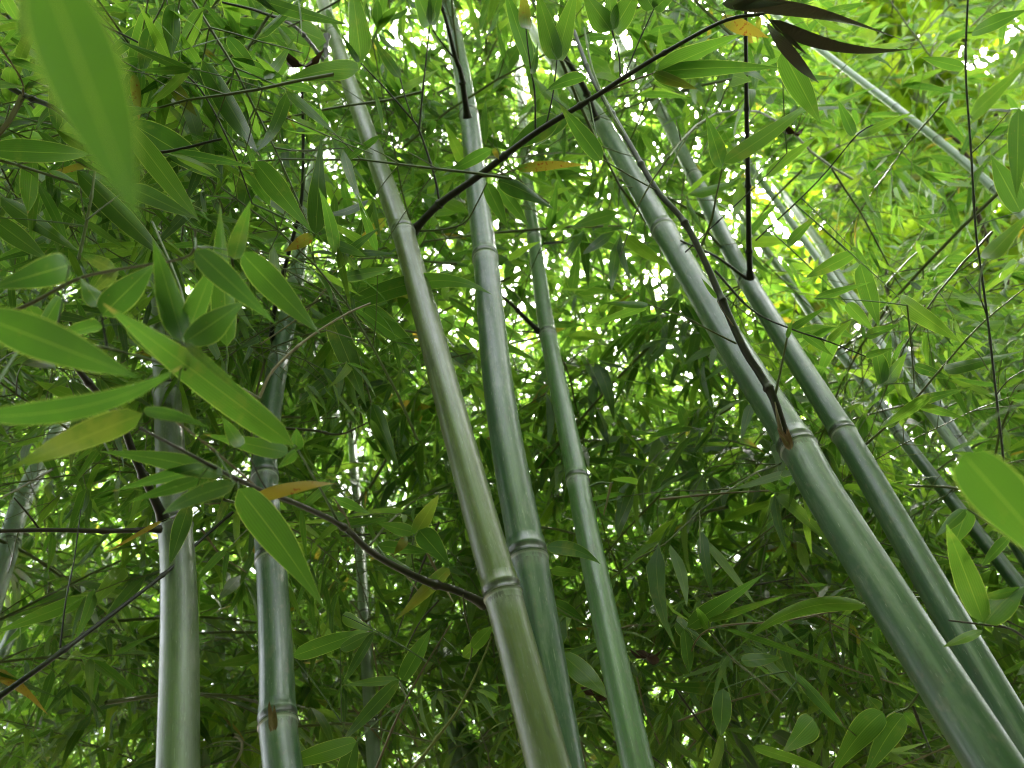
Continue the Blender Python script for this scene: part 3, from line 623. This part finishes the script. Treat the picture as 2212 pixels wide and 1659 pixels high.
loose('yellow green twigs with grey blades before the thin bamboos low in the middle',
  [([(870, 1690, 1.0), (937, 1603, 1.0), (993, 1526, 1.0), (1040, 1430, 1.02), (1062, 1375, 1.03)], 9, 3, (.20, .22, .05)), ([(800, 1690, 1.0), (863, 1540, 1.0), (923, 1430, 1.0), (977, 1343, 1.0)], 7, 3, TAN), ([(937, 1603, 1.0), (880, 1590, 1.0), (800, 1570, 1.0), (737, 1560, 1.0)], 4, 3, OLIVE), ([(860, 1470, 1.05), (890, 1530, 1.02), (915, 1590, 1.0)], 5, 4, OLIVE)],
  [(740, 1328, 808, 1364, 32, 1.0, Y(rnd=.85)), (735, 1402, 808, 1364, 32, 1.0, Y(rnd=.6)), (808, 1366, 738, 1482, 26, 1.0, Y(face=-1, rnd=.1)), (862, 1468, 738, 1602, 36, 1.0, Y(face=-1, rnd=.1)), (868, 1472, 932, 1356, 46, 1.0, Y(rnd=.5)), (860, 1468, 740, 1480, 22, 1.02, Y(face=-1)), (770, 1602, 572, 1665, 50, .85, Y(rnd=.75)), (632, 1418, 802, 1358, 44, 1.02, Y(rnd=.6)), (1000, 1420, 1058, 1372, 30, .98, Y(rnd=.9)), (740, 1690, 770, 1590, 50, .95, Y(rnd=.4))], TAN)
loose('thin dark hanging twig running down the right side',
  [([(2092, -30, .8), (2086, 143, .8), (2098, 333, .8), (2108, 500, .8), (2116, 560, .8), (2133, 686, .8), (2152, 853, .8), (2170, 1010, .8), (2185, 1100, .8)], 4.5, 5, (.02, .025, .012)), ([(2097, 333, .8), (2130, 300, .79), (2180, 240, .77)], 3, 2), ([(2133, 686, .8), (2115, 640, .8), (2085, 600, .82)], 3, 2), ([(2152, 853, .8), (2180, 820, .78), (2230, 790, .76)], 3, 2)],
  [(2095, 253, 2230, 125, 40, .6, Y(rnd=.85)), (2205, 458, 2140, 335, 56, .75, Y(rnd=.6)), (2200, 235, 2196, 430, 46, .7, Y(rnd=.55)), (2130, 560, 2230, 455, 44, .65, Y(rnd=.9)), (2085, 147, 1988, 123, 30, .85, Y(rnd=.75)), (2100, 70, 2220, 20, 40, .8, Y(rnd=.4))], DARK)
loose('leaf pair on a thin stem before the upper part of the parallel culm',
  [([(1505, 555, 1.35), (1535, 480, 1.3), (1548, 420, 1.28), (1560, 365, 1.26)], 6, 4, OLIVE), ([(1480, 545, 1.35), (1560, 470, 1.32), (1652, 383, 1.3), (1700, 330, 1.3)], 4, 2, BLK), ([(1632, 520, 1.4), (1765, 393, 1.35), (1850, 293, 1.3), (1885, 270, 1.3)], 4, 3, BLK)],
  [(1563, 352, 1772, 205, 42, 1.22, Y(rnd=.85, arch=-.02)), (1560, 360, 1523, 243, 44, 1.25, Y(rnd=.45)), (1690, 108, 1774, 270, 62, 1.2, Y(rnd=.8)), (1845, 293, 1808, 213, 28, 1.3), (1850, 293, 1980, 240, 26, 1.3, Y(rnd=.95)), (1655, 380, 1770, 290, 30, 1.3, Y(rnd=.9)), (1700, 530, 1775, 455, 26, 1.35, Y(rnd=.7)), (1850, 545, 1740, 600, 36, 1.3, Y(rnd=.8)), (1945, 645, 2078, 742, 48, 1.2, Y(rnd=.95)), (1858, 570, 1900, 710, 48, 1.35, Y(rnd=.6)), (1830, 655, 1890, 720, 34, 1.35, Y(rnd=.8))], DARK)
loose('slanting green spray crossing before the dim culms at the right',
  [([(1870, 960, 1.25), (1960, 880, 1.2), (2030, 800, 1.15), (2120, 700, 1.1), (2230, 610, 1.05)], 6, 3, OLIVE), ([(1960, 660, 1.2), (1972, 790, 1.2), (1975, 840, 1.2)], 4, 3), ([(2135, 800, 1.1), (2110, 760, 1.12), (2080, 738, 1.15)], 3, 2, OLIVE)],
  [(1910, 922, 1990, 850, 26, 1.2, Y(rnd=.9)), (1975, 870, 2100, 835, 28, 1.2, Y(rnd=.2)), (2040, 800, 2220, 755, 34, 1.12, Y(rnd=.6)), (1985, 875, 2090, 905, 24, 1.2, Y(rnd=.75)), (1905, 830, 1890, 740, 40, 1.25, Y(rnd=.75)), (1908, 832, 1960, 760, 34, 1.25, Y(rnd=.85)), (1906, 832, 1925, 720, 28, 1.26, Y(rnd=.5)), (1975, 790, 2060, 820, 28, 1.2, Y(rnd=.1)), (2010, 855, 1905, 925, 30, 1.15, Y(rnd=.9)), (1760, 645, 1885, 608, 22, 1.2, Y(rnd=.7)), (1870, 725, 1945, 700, 26, 1.2, Y(rnd=.5))], OLIVE)

# dry twigs crossing the dark lower foliage
rw = np.random.default_rng(5)
for q in range(36):
    x = rw.uniform(1240, 2150) if q < 23 else rw.uniform(420, 1020); y = rw.uniform(1050, 1640); a = rw.choice([.7, .9, 1.1, 2.4, -.2]) + rw.normal(0, .2); l = rw.uniform(110, 300); d = rw.uniform(1.2, 1.8)
    tw_ = [(x, y, d), (x + .5 * l * math.cos(a) + rw.normal(0, 6), y + .5 * l * math.sin(a) + rw.normal(0, 8), d), (x + l * math.cos(a), y + l * math.sin(a), d + rw.uniform(-.1, .1))]
    C, R = px_stem(tw_, rw.uniform(3, 6.5), 2.5); CC, RR = knuckles(C, R, .05); c0 = C[0].copy(); V, F, vec = tube(CC, RR, 6)
    o = link('dry_twig', mesh('dry_twig', V - c0, F, TWIG, vec, None, 'cuv'), None, TAN if q % 3 else (.05, .045, .03)); o.location = c0
    o['label'] = 'thin dry twig crossing the dark foliage low in the picture'; o['category'] = 'twig'; o['group'] = 'dry twigs low in the thicket'

# dead brown leaves caught in the foliage: lobed blades
def dead_leaf(label, x, y, d, size):
    c = P(x, y, d); k = 36; a = np.arange(k) / k * 2 * math.pi
    rr = size * (.55 + .45 * np.abs(np.cos(2.5 * a)) ** 1.5) * (1 + .12 * np.sin(9 * a))
    rings = []
    for f in (0.02, .35, .7, 1.0):
        xx = rr * f * np.cos(a); zz = .55 * rr * f * np.sin(a); yy = .5 * (xx ** 2) / size + .25 * size * f * np.sin(3 * a + 1)
        rings.append(np.stack([xx, yy, zz], 1))
    V = np.concatenate(rings) @ RM.T; V = V[:, :] + np.array([0, 0, 0])
    i = np.arange(3)[:, None] * k; j = np.arange(k)[None]; F = np.stack([i + j, i + (j + 1) % k, i + k + (j + 1) % k, i + k + j], -1).reshape(-1, 4)
    o = link('dead_leaf', mesh('dead_leaf', V, F, DEAD)); o.location = c; o['label'] = label; o['category'] = 'dead leaf'; o['group'] = 'dead brown leaves caught in the bamboo'
    st = px_stem([(x, y, d), (x + 10, y - 22, d), (x + 16, y - 46, d)], 2.2, 1.4); V, F, vec = tube(st[0], st[1], 5)
    link('leaf_stalk', mesh('leaf_stalk', V - c, F, DEAD), o)
dead_leaf('shrivelled dark brown leaf caught above the bright leaf on the olive culm', 655, 142, 1.45, .042)
dead_leaf('curled red brown leaf caught among bright foliage right of the vertical black branch', 1716, 288, 1.5, .026)
dead_leaf('brown leaf caught low beside the slender fresh green culm', 1290, 1500, 1.45, .036)
dead_leaf('dark brown leaf hanging low left of the thickest culm', 1400, 1420, 1.5, .04)

# ------------------------------------------------------------------ leafy branch prototypes
def proto(seed, L=.9, nl=None):
    r = np.random.default_rng(seed); ax = []
    n = 10; pts = [np.zeros(3)]; el = r.uniform(.1, .5); az = 0
    for i in range(n):
        el -= r.uniform(.03, .13); az += r.uniform(-.12, .12)
        pts.append(pts[-1] + L / n * np.array([math.cos(el) * math.cos(az), math.cos(el) * math.sin(az), math.sin(el)]))
    pts = np.array(pts); tw = [(pts, .0032, .0010)]
    b, d, nn, ln = [], [], [], []
    def fan(p, dr, k):
        u = np.array([0, 0, 1.0]); side = nrm(np.cross(u, dr))
        for q in range(k):
            a = (q - (k - 1) / 2) * r.uniform(.45, .8) + r.uniform(-.2, .2)
            dd = nrm(dr * math.cos(a) + side * math.sin(a) + u * r.uniform(-.55, .1))
            b.append(p + r.normal(0, .004, 3)); d.append(dd); nn.append(nrm(u + r.normal(0, .38, 3))); ln.append(r.uniform(.075, .15))
    for i in range(2, n + 1):
        t = nrm(pts[i] - pts[i - 1]); sgn = 1 if i % 2 else -1
        for rep in range(2 if i < n - 2 else 1):
            side = nrm(np.cross([0, 0, 1], t)) * sgn * (1 if rep == 0 else -1)
            dr = nrm(t * r.uniform(.5, 1) + side * r.uniform(.4, 1) + np.array([0, 0, r.uniform(-.3, .35)]))
            l2 = r.uniform(.08, .26) * (1 - .4 * i / n); p2 = [pts[i]]
            for q in range(4): dr = nrm(dr + np.array([0, 0, -.08]) + r.normal(0, .06, 3)); p2.append(p2[-1] + dr * l2 / 4)
            tw.append((np.array(p2), .0013, .0007)); fan(p2[-1], dr, r.integers(2, 5))
            if r.random() < .6: fan(p2[2], nrm(dr + r.normal(0, .5, 3)), r.integers(1, 3))
    fan(pts[-1], nrm(pts[-1] - pts[-2]), 4)
    ac = Acc()
    for p, r0, r1 in tw:
        V, F, vec = tube(p, np.linspace(r0, r1, len(p)), 4); ac.add(V, F, vec)
    V, F, Aa, _ = ac.get()
    return dict(b=np.array(b), d=np.array(d), n=np.array(nn), L=np.array(ln), V=V, F=F)
PROTO = [proto(100 + i, L=.55 + .05 * i) for i in range(12)]

def rand_leaf_params(k, r, young=0.0):
    rnd = np.clip(r.beta(1.25, 1.25, k) + young, 0, 1); age = np.where(r.random(k) < .006, r.uniform(.5, 1.1, k), 0.0)
    return dict(bend=r.normal(.45, .45, k), twist=r.normal(0, .55, k), fold=r.uniform(-.05, .3, k), rnd=rnd, age=age)

# shared meshes for the branches of the standing bamboo
PM = []
for i, p in enumerate(PROTO):
    r = np.random.default_rng(500 + i); k = len(p['b'])
    V, F, vec, age = leaf_batch(p['b'], p['d'], p['n'], p['L'], p['L'] * r.uniform(.13, .19, k), m=6, **rand_leaf_params(k, r))
    PM.append((mesh('branch', p['V'], p['F'], TWIG), mesh('foliage', V, F, LEAF, vec, age)))

def culm_hits(pts, extra=6):
    """True where a point hides a main culm"""
    x, y, d = proj(pts); ok = (d > 0) & (d < 4.2) & (x > -60) & (x < 2280) & (y > -60) & (y < 1720)
    out = np.zeros(len(x), bool); sel = np.nonzero(ok)[0]
    if len(sel) == 0: return out
    x, y, d = x[sel], y[sel], d[sel]; hit = np.zeros(len(x), bool)
    for px, hw, dep in MAIN:
        for i in range(0, len(px) - 2, 2):
            ax, ay = px[i]; bx, by = px[i + 2]; ux, uy = bx - ax, by - ay; l2 = ux * ux + uy * uy
            t = np.clip(((x - ax) * ux + (y - ay) * uy) / l2, 0, 1)
            ds = np.hypot(x - ax - t * ux, y - ay - t * uy)
            hit |= (ds < hw[i] + extra) & (d < dep[i] + .05)
    out[sel] = hit
    return out

def in_view(pts, mar=150):
    x, y, d = proj(pts); return (d > 0) & (x > -mar) & (x < 2212 + mar) & (y > -mar) & (y < 1659 + mar), x, y, d

def spread(ct, n, zlo, zhi, r, own_col=OLIVE):
    """hang leafy branches on the nodes of a standing bamboo"""
    full, L, npos = ct['full'], ct['L'], ct['npos']
    cand = [z for z in npos if zlo < np.interp(z, L, full[:, 2]) < zhi]
    made = 0; tries = 0
    while made < n and tries < n * 12 and cand:
        tries += 1
        z = cand[r.integers(len(cand))]; c = np.array([np.interp(z, L, full[:, j]) for j in range(3)])
        i = r.integers(len(PROTO)); yaw = r.uniform(0, 6.28); R = np.array(Matrix.Rotation(yaw, 3, 'Z') @ Matrix.Rotation(r.uniform(-.5, .1), 3, 'Y')); s = r.uniform(.8, 1.15)
        tips = c + s * (PROTO[i]['b'] @ R.T)
        if culm_hits(tips, 25).mean() > .02: continue
        v, x, y, d = in_view(tips, 60)
        if (v & (d < 1.25)).any(): continue
        br = bpy.data.objects.new('branch', PM[i][0]); COL.objects.link(br); br.parent = ct['root']; br.color = (*own_col, 1)
        br.location = Vector(c - ct['base']); br.rotation_euler = Matrix(R.tolist()).to_euler(); br.scale = (s, s, s)
        fo = bpy.data.objects.new('foliage', PM[i][1]); COL.objects.link(fo); fo.parent = br
        made += 1
r0 = np.random.default_rng(41)
for key in cul:
    spread(cul[key], 10 if key in 'ABCDEJK' else 8, 1.6 if key not in 'ABCDEJK' else 2.6, 7, r0)

# ------------------------------------------------------------------ the thicket: a leaf mass nobody could count
def thicket(name, label, count, dlo, dhi, seed, dens, young, lscale=1.0, m=5, pw=3.0, box=(-350, 2560, -420, 2000), wr=(.13, .19), twigs=True, mat=LEAF, around=0):
    r = np.random.default_rng(seed); Bs, Ds, Ns, Ls = [], [], [], []; ta = Acc(); done = 0; tries = 0
    while done < count and tries < count * 20:
        tries += 1
        x = r.uniform(box[0], box[1]); y = r.uniform(box[2], box[3]); d = (dlo ** pw + r.random() * (dhi ** pw - dlo ** pw)) ** (1 / pw)
        if r.random() > dens(x, y, d): continue
        c = P(x, y, d)
        if c[2] < .3 or np.linalg.norm(c - CAM) < 1.1: continue
        p = PROTO[r.integers(len(PROTO))]; R = np.array(Matrix.Rotation(r.uniform(0, 6.28), 3, 'Z') @ Matrix.Rotation(r.normal(0, .35), 3, 'Y') @ Matrix.Rotation(r.normal(0, .3), 3, 'X')); s = r.uniform(.75, 1.2) * lscale
        ctr = p['b'].mean(0)
        bb = c + s * ((p['b'] - ctr) @ R.T); dd = p['d'] @ R.T; ll = p['L'] * s
        v, xx, yy, zz = in_view(bb, 120); keep = ~(v & (zz < dlo * .8))
        Bs.append(bb[keep]); Ds.append(dd[keep]); Ns.append((p['n'] @ R.T)[keep]); Ls.append(ll[keep])
        if twigs: ta.add(c + s * ((p['V'] - ctr) @ R.T), p['F'])
        done += 1
    for _ in range(around):                       # unseen leaves added beside and behind the camera to block sky light
        a = r.uniform(-1.5, 2.3) - math.pi / 2; q = r.uniform(1.6, 4.6); c = np.array([q * math.cos(a), q * math.sin(a), r.uniform(.2, 1.5 + 1.3 * q)])
        if in_view(c[None], 500)[0][0]: continue
        p = PROTO[r.integers(len(PROTO))]; R = np.array(Matrix.Rotation(r.uniform(0, 6.28), 3, 'Z')); s = lscale * .8
        bb = c + s * (p['b'] @ R.T); dd = p['d'] @ R.T; ll = p['L'] * s; keep = ~(in_view(bb, 260)[0] | in_view(bb + dd * ll[:, None], 260)[0])
        Bs.append(bb[keep]); Ds.append(dd[keep]); Ns.append((p['n'] @ R.T)[keep]); Ls.append(ll[keep])
    b, d, nn, L = map(np.concatenate, (Bs, Ds, Ns, Ls))
    keep = ~(culm_hits(b, 4) | culm_hits(b + d * L[:, None], 4) | culm_hits(b + d * L[:, None] * .5, 8))
    b, d, nn, L = b[keep], d[keep], nn[keep], L[keep]; k = len(b)
    nn = nrm(nn + .25 * r.normal(size=nn.shape))
    V, F, vec, age = leaf_batch(b, d, nn, L, L * r.uniform(*wr, k), m=m, **rand_leaf_params(k, r, young))
    mi = np.zeros(len(F), int)
    mats = [mat]
    if twigs:
        V2, F2, _, _ = ta.get(); F = np.vstack([F, F2 + len(V)]); V = np.vstack([V, V2]); vec = np.vstack([vec, np.zeros((len(V2), 3))]); age = np.r_[age, np.zeros(len(V2))]
        mi = np.r_[mi, np.ones(len(F2), int)]; mats.append(TWIG)
    o = link(name, mesh(name, V, F, mats, vec, age, mi=mi), None, OLIVE); o['kind'] = 'stuff'; o['label'] = label; o['category'] = 'foliage'
    print(name, k, 'leaves', len(F), 'faces'); return o

def sm(x, a, b): return min(max((x - a) / (b - a), 0), 1)
def dens_mid(x, y, d):
    v = .70 + .30 * sm(y, 450, 1100)
    v *= 1 - .65 * math.exp(-(((x - 230) / 230) ** 2 + ((y - 1150) / 180) ** 2))      # bright gap at the left
    v *= 1 - .6 * math.exp(-(((x - 380) / 240) ** 2 + ((y - 40) / 110) ** 2))        # white gaps at the upper left
    v *= 1 - .84 * sm(x, 1400, 1850) * sm(1000 - y, 0, 400)                           # thin in front of the broadleaf tree
    return v * (1 - .7 * math.exp(-(((x - 1940) / 170) ** 2 + ((y - 560) / 210) ** 2)))
thicket('bamboo_foliage', 'dense mass of narrow green bamboo leaves and twigs filling the space behind the culms', 1420, 1.6, 4.4, 11, dens_mid, 0.0, lscale=1.28, m=5, wr=(.145, .215))
def dens_far(x, y, d): return (1 - .7 * math.exp(-(((x - 400) / 240) ** 2 + ((y - 50) / 110) ** 2))) * (.22 + .78 * sm(y, 600, 1250)) * (1 - .8 * sm(x, 1450, 1850) * sm(950 - y, 0, 300)) * (1 - .6 * math.exp(-(((x - 230) / 230) ** 2 + ((y - 1150) / 180) ** 2))) * (1 - .8 * math.exp(-(((x - 1940) / 190) ** 2 + ((y - 560) / 230) ** 2))) + .5 * math.exp(-(((x - 1180) / 260) ** 2 + ((y - 560) / 260) ** 2))
def dens_near(x, y, d):
    a = math.exp(-(((x - 260) / 330) ** 2 + ((y - 620) / 520) ** 2)); b = .7 * math.exp(-(((x - 1950) / 240) ** 2 + ((y - 850) / 260) ** 2))
    c = .5 * math.exp(-(((x - 1650) / 380) ** 2 + ((y - 1380) / 220) ** 2)); e = .7 * math.exp(-(((x - 760) / 200) ** 2 + ((y - 1100) / 420) ** 2)); f = .7 * math.exp(-(((x - 120) / 300) ** 2 + ((y - 1560) / 160) ** 2))
    return max(a, b, c, e, f)
thicket('bamboo_foliage', 'loose nearer sprays of narrow bamboo leaves at the left, right and bottom', 90, 1.3, 1.9, 13, dens_near, -.02, lscale=.78, m=7, box=(-200, 2400, -50, 1750), wr=(.125, .175))
thicket('bamboo_foliage', 'close overlapping bamboo blades filling the upper left', 17, .85, 1.3, 14, lambda x, y, d: 1 - .75 * math.exp(-(((x - 380) / 200) ** 2 + ((y - 40) / 100) ** 2)), -.06, lscale=.95, m=8, box=(-150, 640, 20, 1020), wr=(.12, .165))
thicket('bamboo_foliage', 'far bamboo leaf mass closing the view low behind everything, plus added unseen leaves blocking skylight', 1300, 5, 9.5, 12, dens_far, .1, lscale=2.2, m=4, around=2000, box=(-700, 2900, -300, 1900), twigs=False)

# ------------------------------------------------------------------ broadleaf tree behind, upper right
tb = P(2420, 1500, 7.2); tb[2] = 0
tr = root('broadleaf_tree', tb, 'broadleaf tree with pale mottled trunk and yellow green leaves at the upper right', 'tree')
a0 = P(2180, 900, 7.2); a1 = P(1990, 620, 7.4); a2 = P(1850, 380, 7.8); a3 = P(1800, 0, 8.8); a4 = P(1790, -300, 10.0)
C = cat_rom([tb - tb, np.array([a0[0], a0[1], a0[2]]) - tb, a1 - tb, a2 - tb, a3 - tb, a4 - tb], 50)
C = np.stack([C[:, 0], C[:, 1], C[:, 2]], 1)
rt_ = np.interp(np.linspace(0, 1, 50), [0, .3, .6, 1], [.62, .5, .36, .12])
V, F, vec = tube(C, rt_, 24, lambda nn, a: 1 + .05 * np.sin(3 * a)[None] * np.ones((nn, 1)) + rng.normal(0, .012, (nn, len(a))))
link('trunk', mesh('trunk', V, F, BARK), tr)
rb = np.random.default_rng(77); bb, dd, nn_ = [], [], []
for q in range(38):
    i = rb.integers(14, 48); s0 = C[i]
    x = rb.uniform(1480, 2500); y = rb.uniform(-350, 900); e = P(x, y, rb.uniform(3.9, 7.0)) - tb
    mid = (s0 + e) / 2 + rb.normal(0, .35, 3); pts = cat_rom([s0, mid, e], 18) + rb.normal(0, .03, (18, 3))
    V, F, vec = tube(pts, np.linspace(.05, .008, 18), 6)
    ac = Acc(); ac.add(V, F, vec)
    for k in range(14):
        j = rb.integers(6, 18); dr = nrm(rb.normal(0, 1, 3) + np.array([0, -.4, .2])); l = rb.uniform(.3, .8)
        tp = [pts[j]]
        for u in range(5): dr = nrm(dr + rb.normal(0, .2, 3)); tp.append(tp[-1] + dr * l / 5)
        tp = np.array(tp); V, F, vec = tube(tp, np.linspace(.008, .003, 6), 4); ac.add(V, F, vec)
        for u in range(1, 6):
            for _ in range(4):
                a = nrm(rb.normal(0, 1, 3) + np.array([0, 0, -.5])); bb.append(tp[u] + rb.normal(0, .03, 3)); dd.append(a); nn_.append(nrm(np.array([0, 0, 1]) + rb.normal(0, .5, 3)))
    V, F, vec, _ = ac.get(); link('limb', mesh('limb', V, F, DBARK), tr)
bb = np.array(bb); k = len(bb); Lf = rb.uniform(.10, .20, k)
V, F, vec, age = leaf_batch(bb, np.array(dd), np.array(nn_), Lf, Lf * rb.uniform(.7, .95, k), rb.normal(.5, .3, k), rb.normal(0, .3, k), rb.uniform(0, .3, k), rb.uniform(.1, 1, k), np.where(rb.random(k) < .03, .8, 0), m=6, wav=.15)
link('crown', mesh('crown', V, F, BROAD, vec, age), tr)
print('crown leaves', k, 'objects', len(bpy.data.objects))
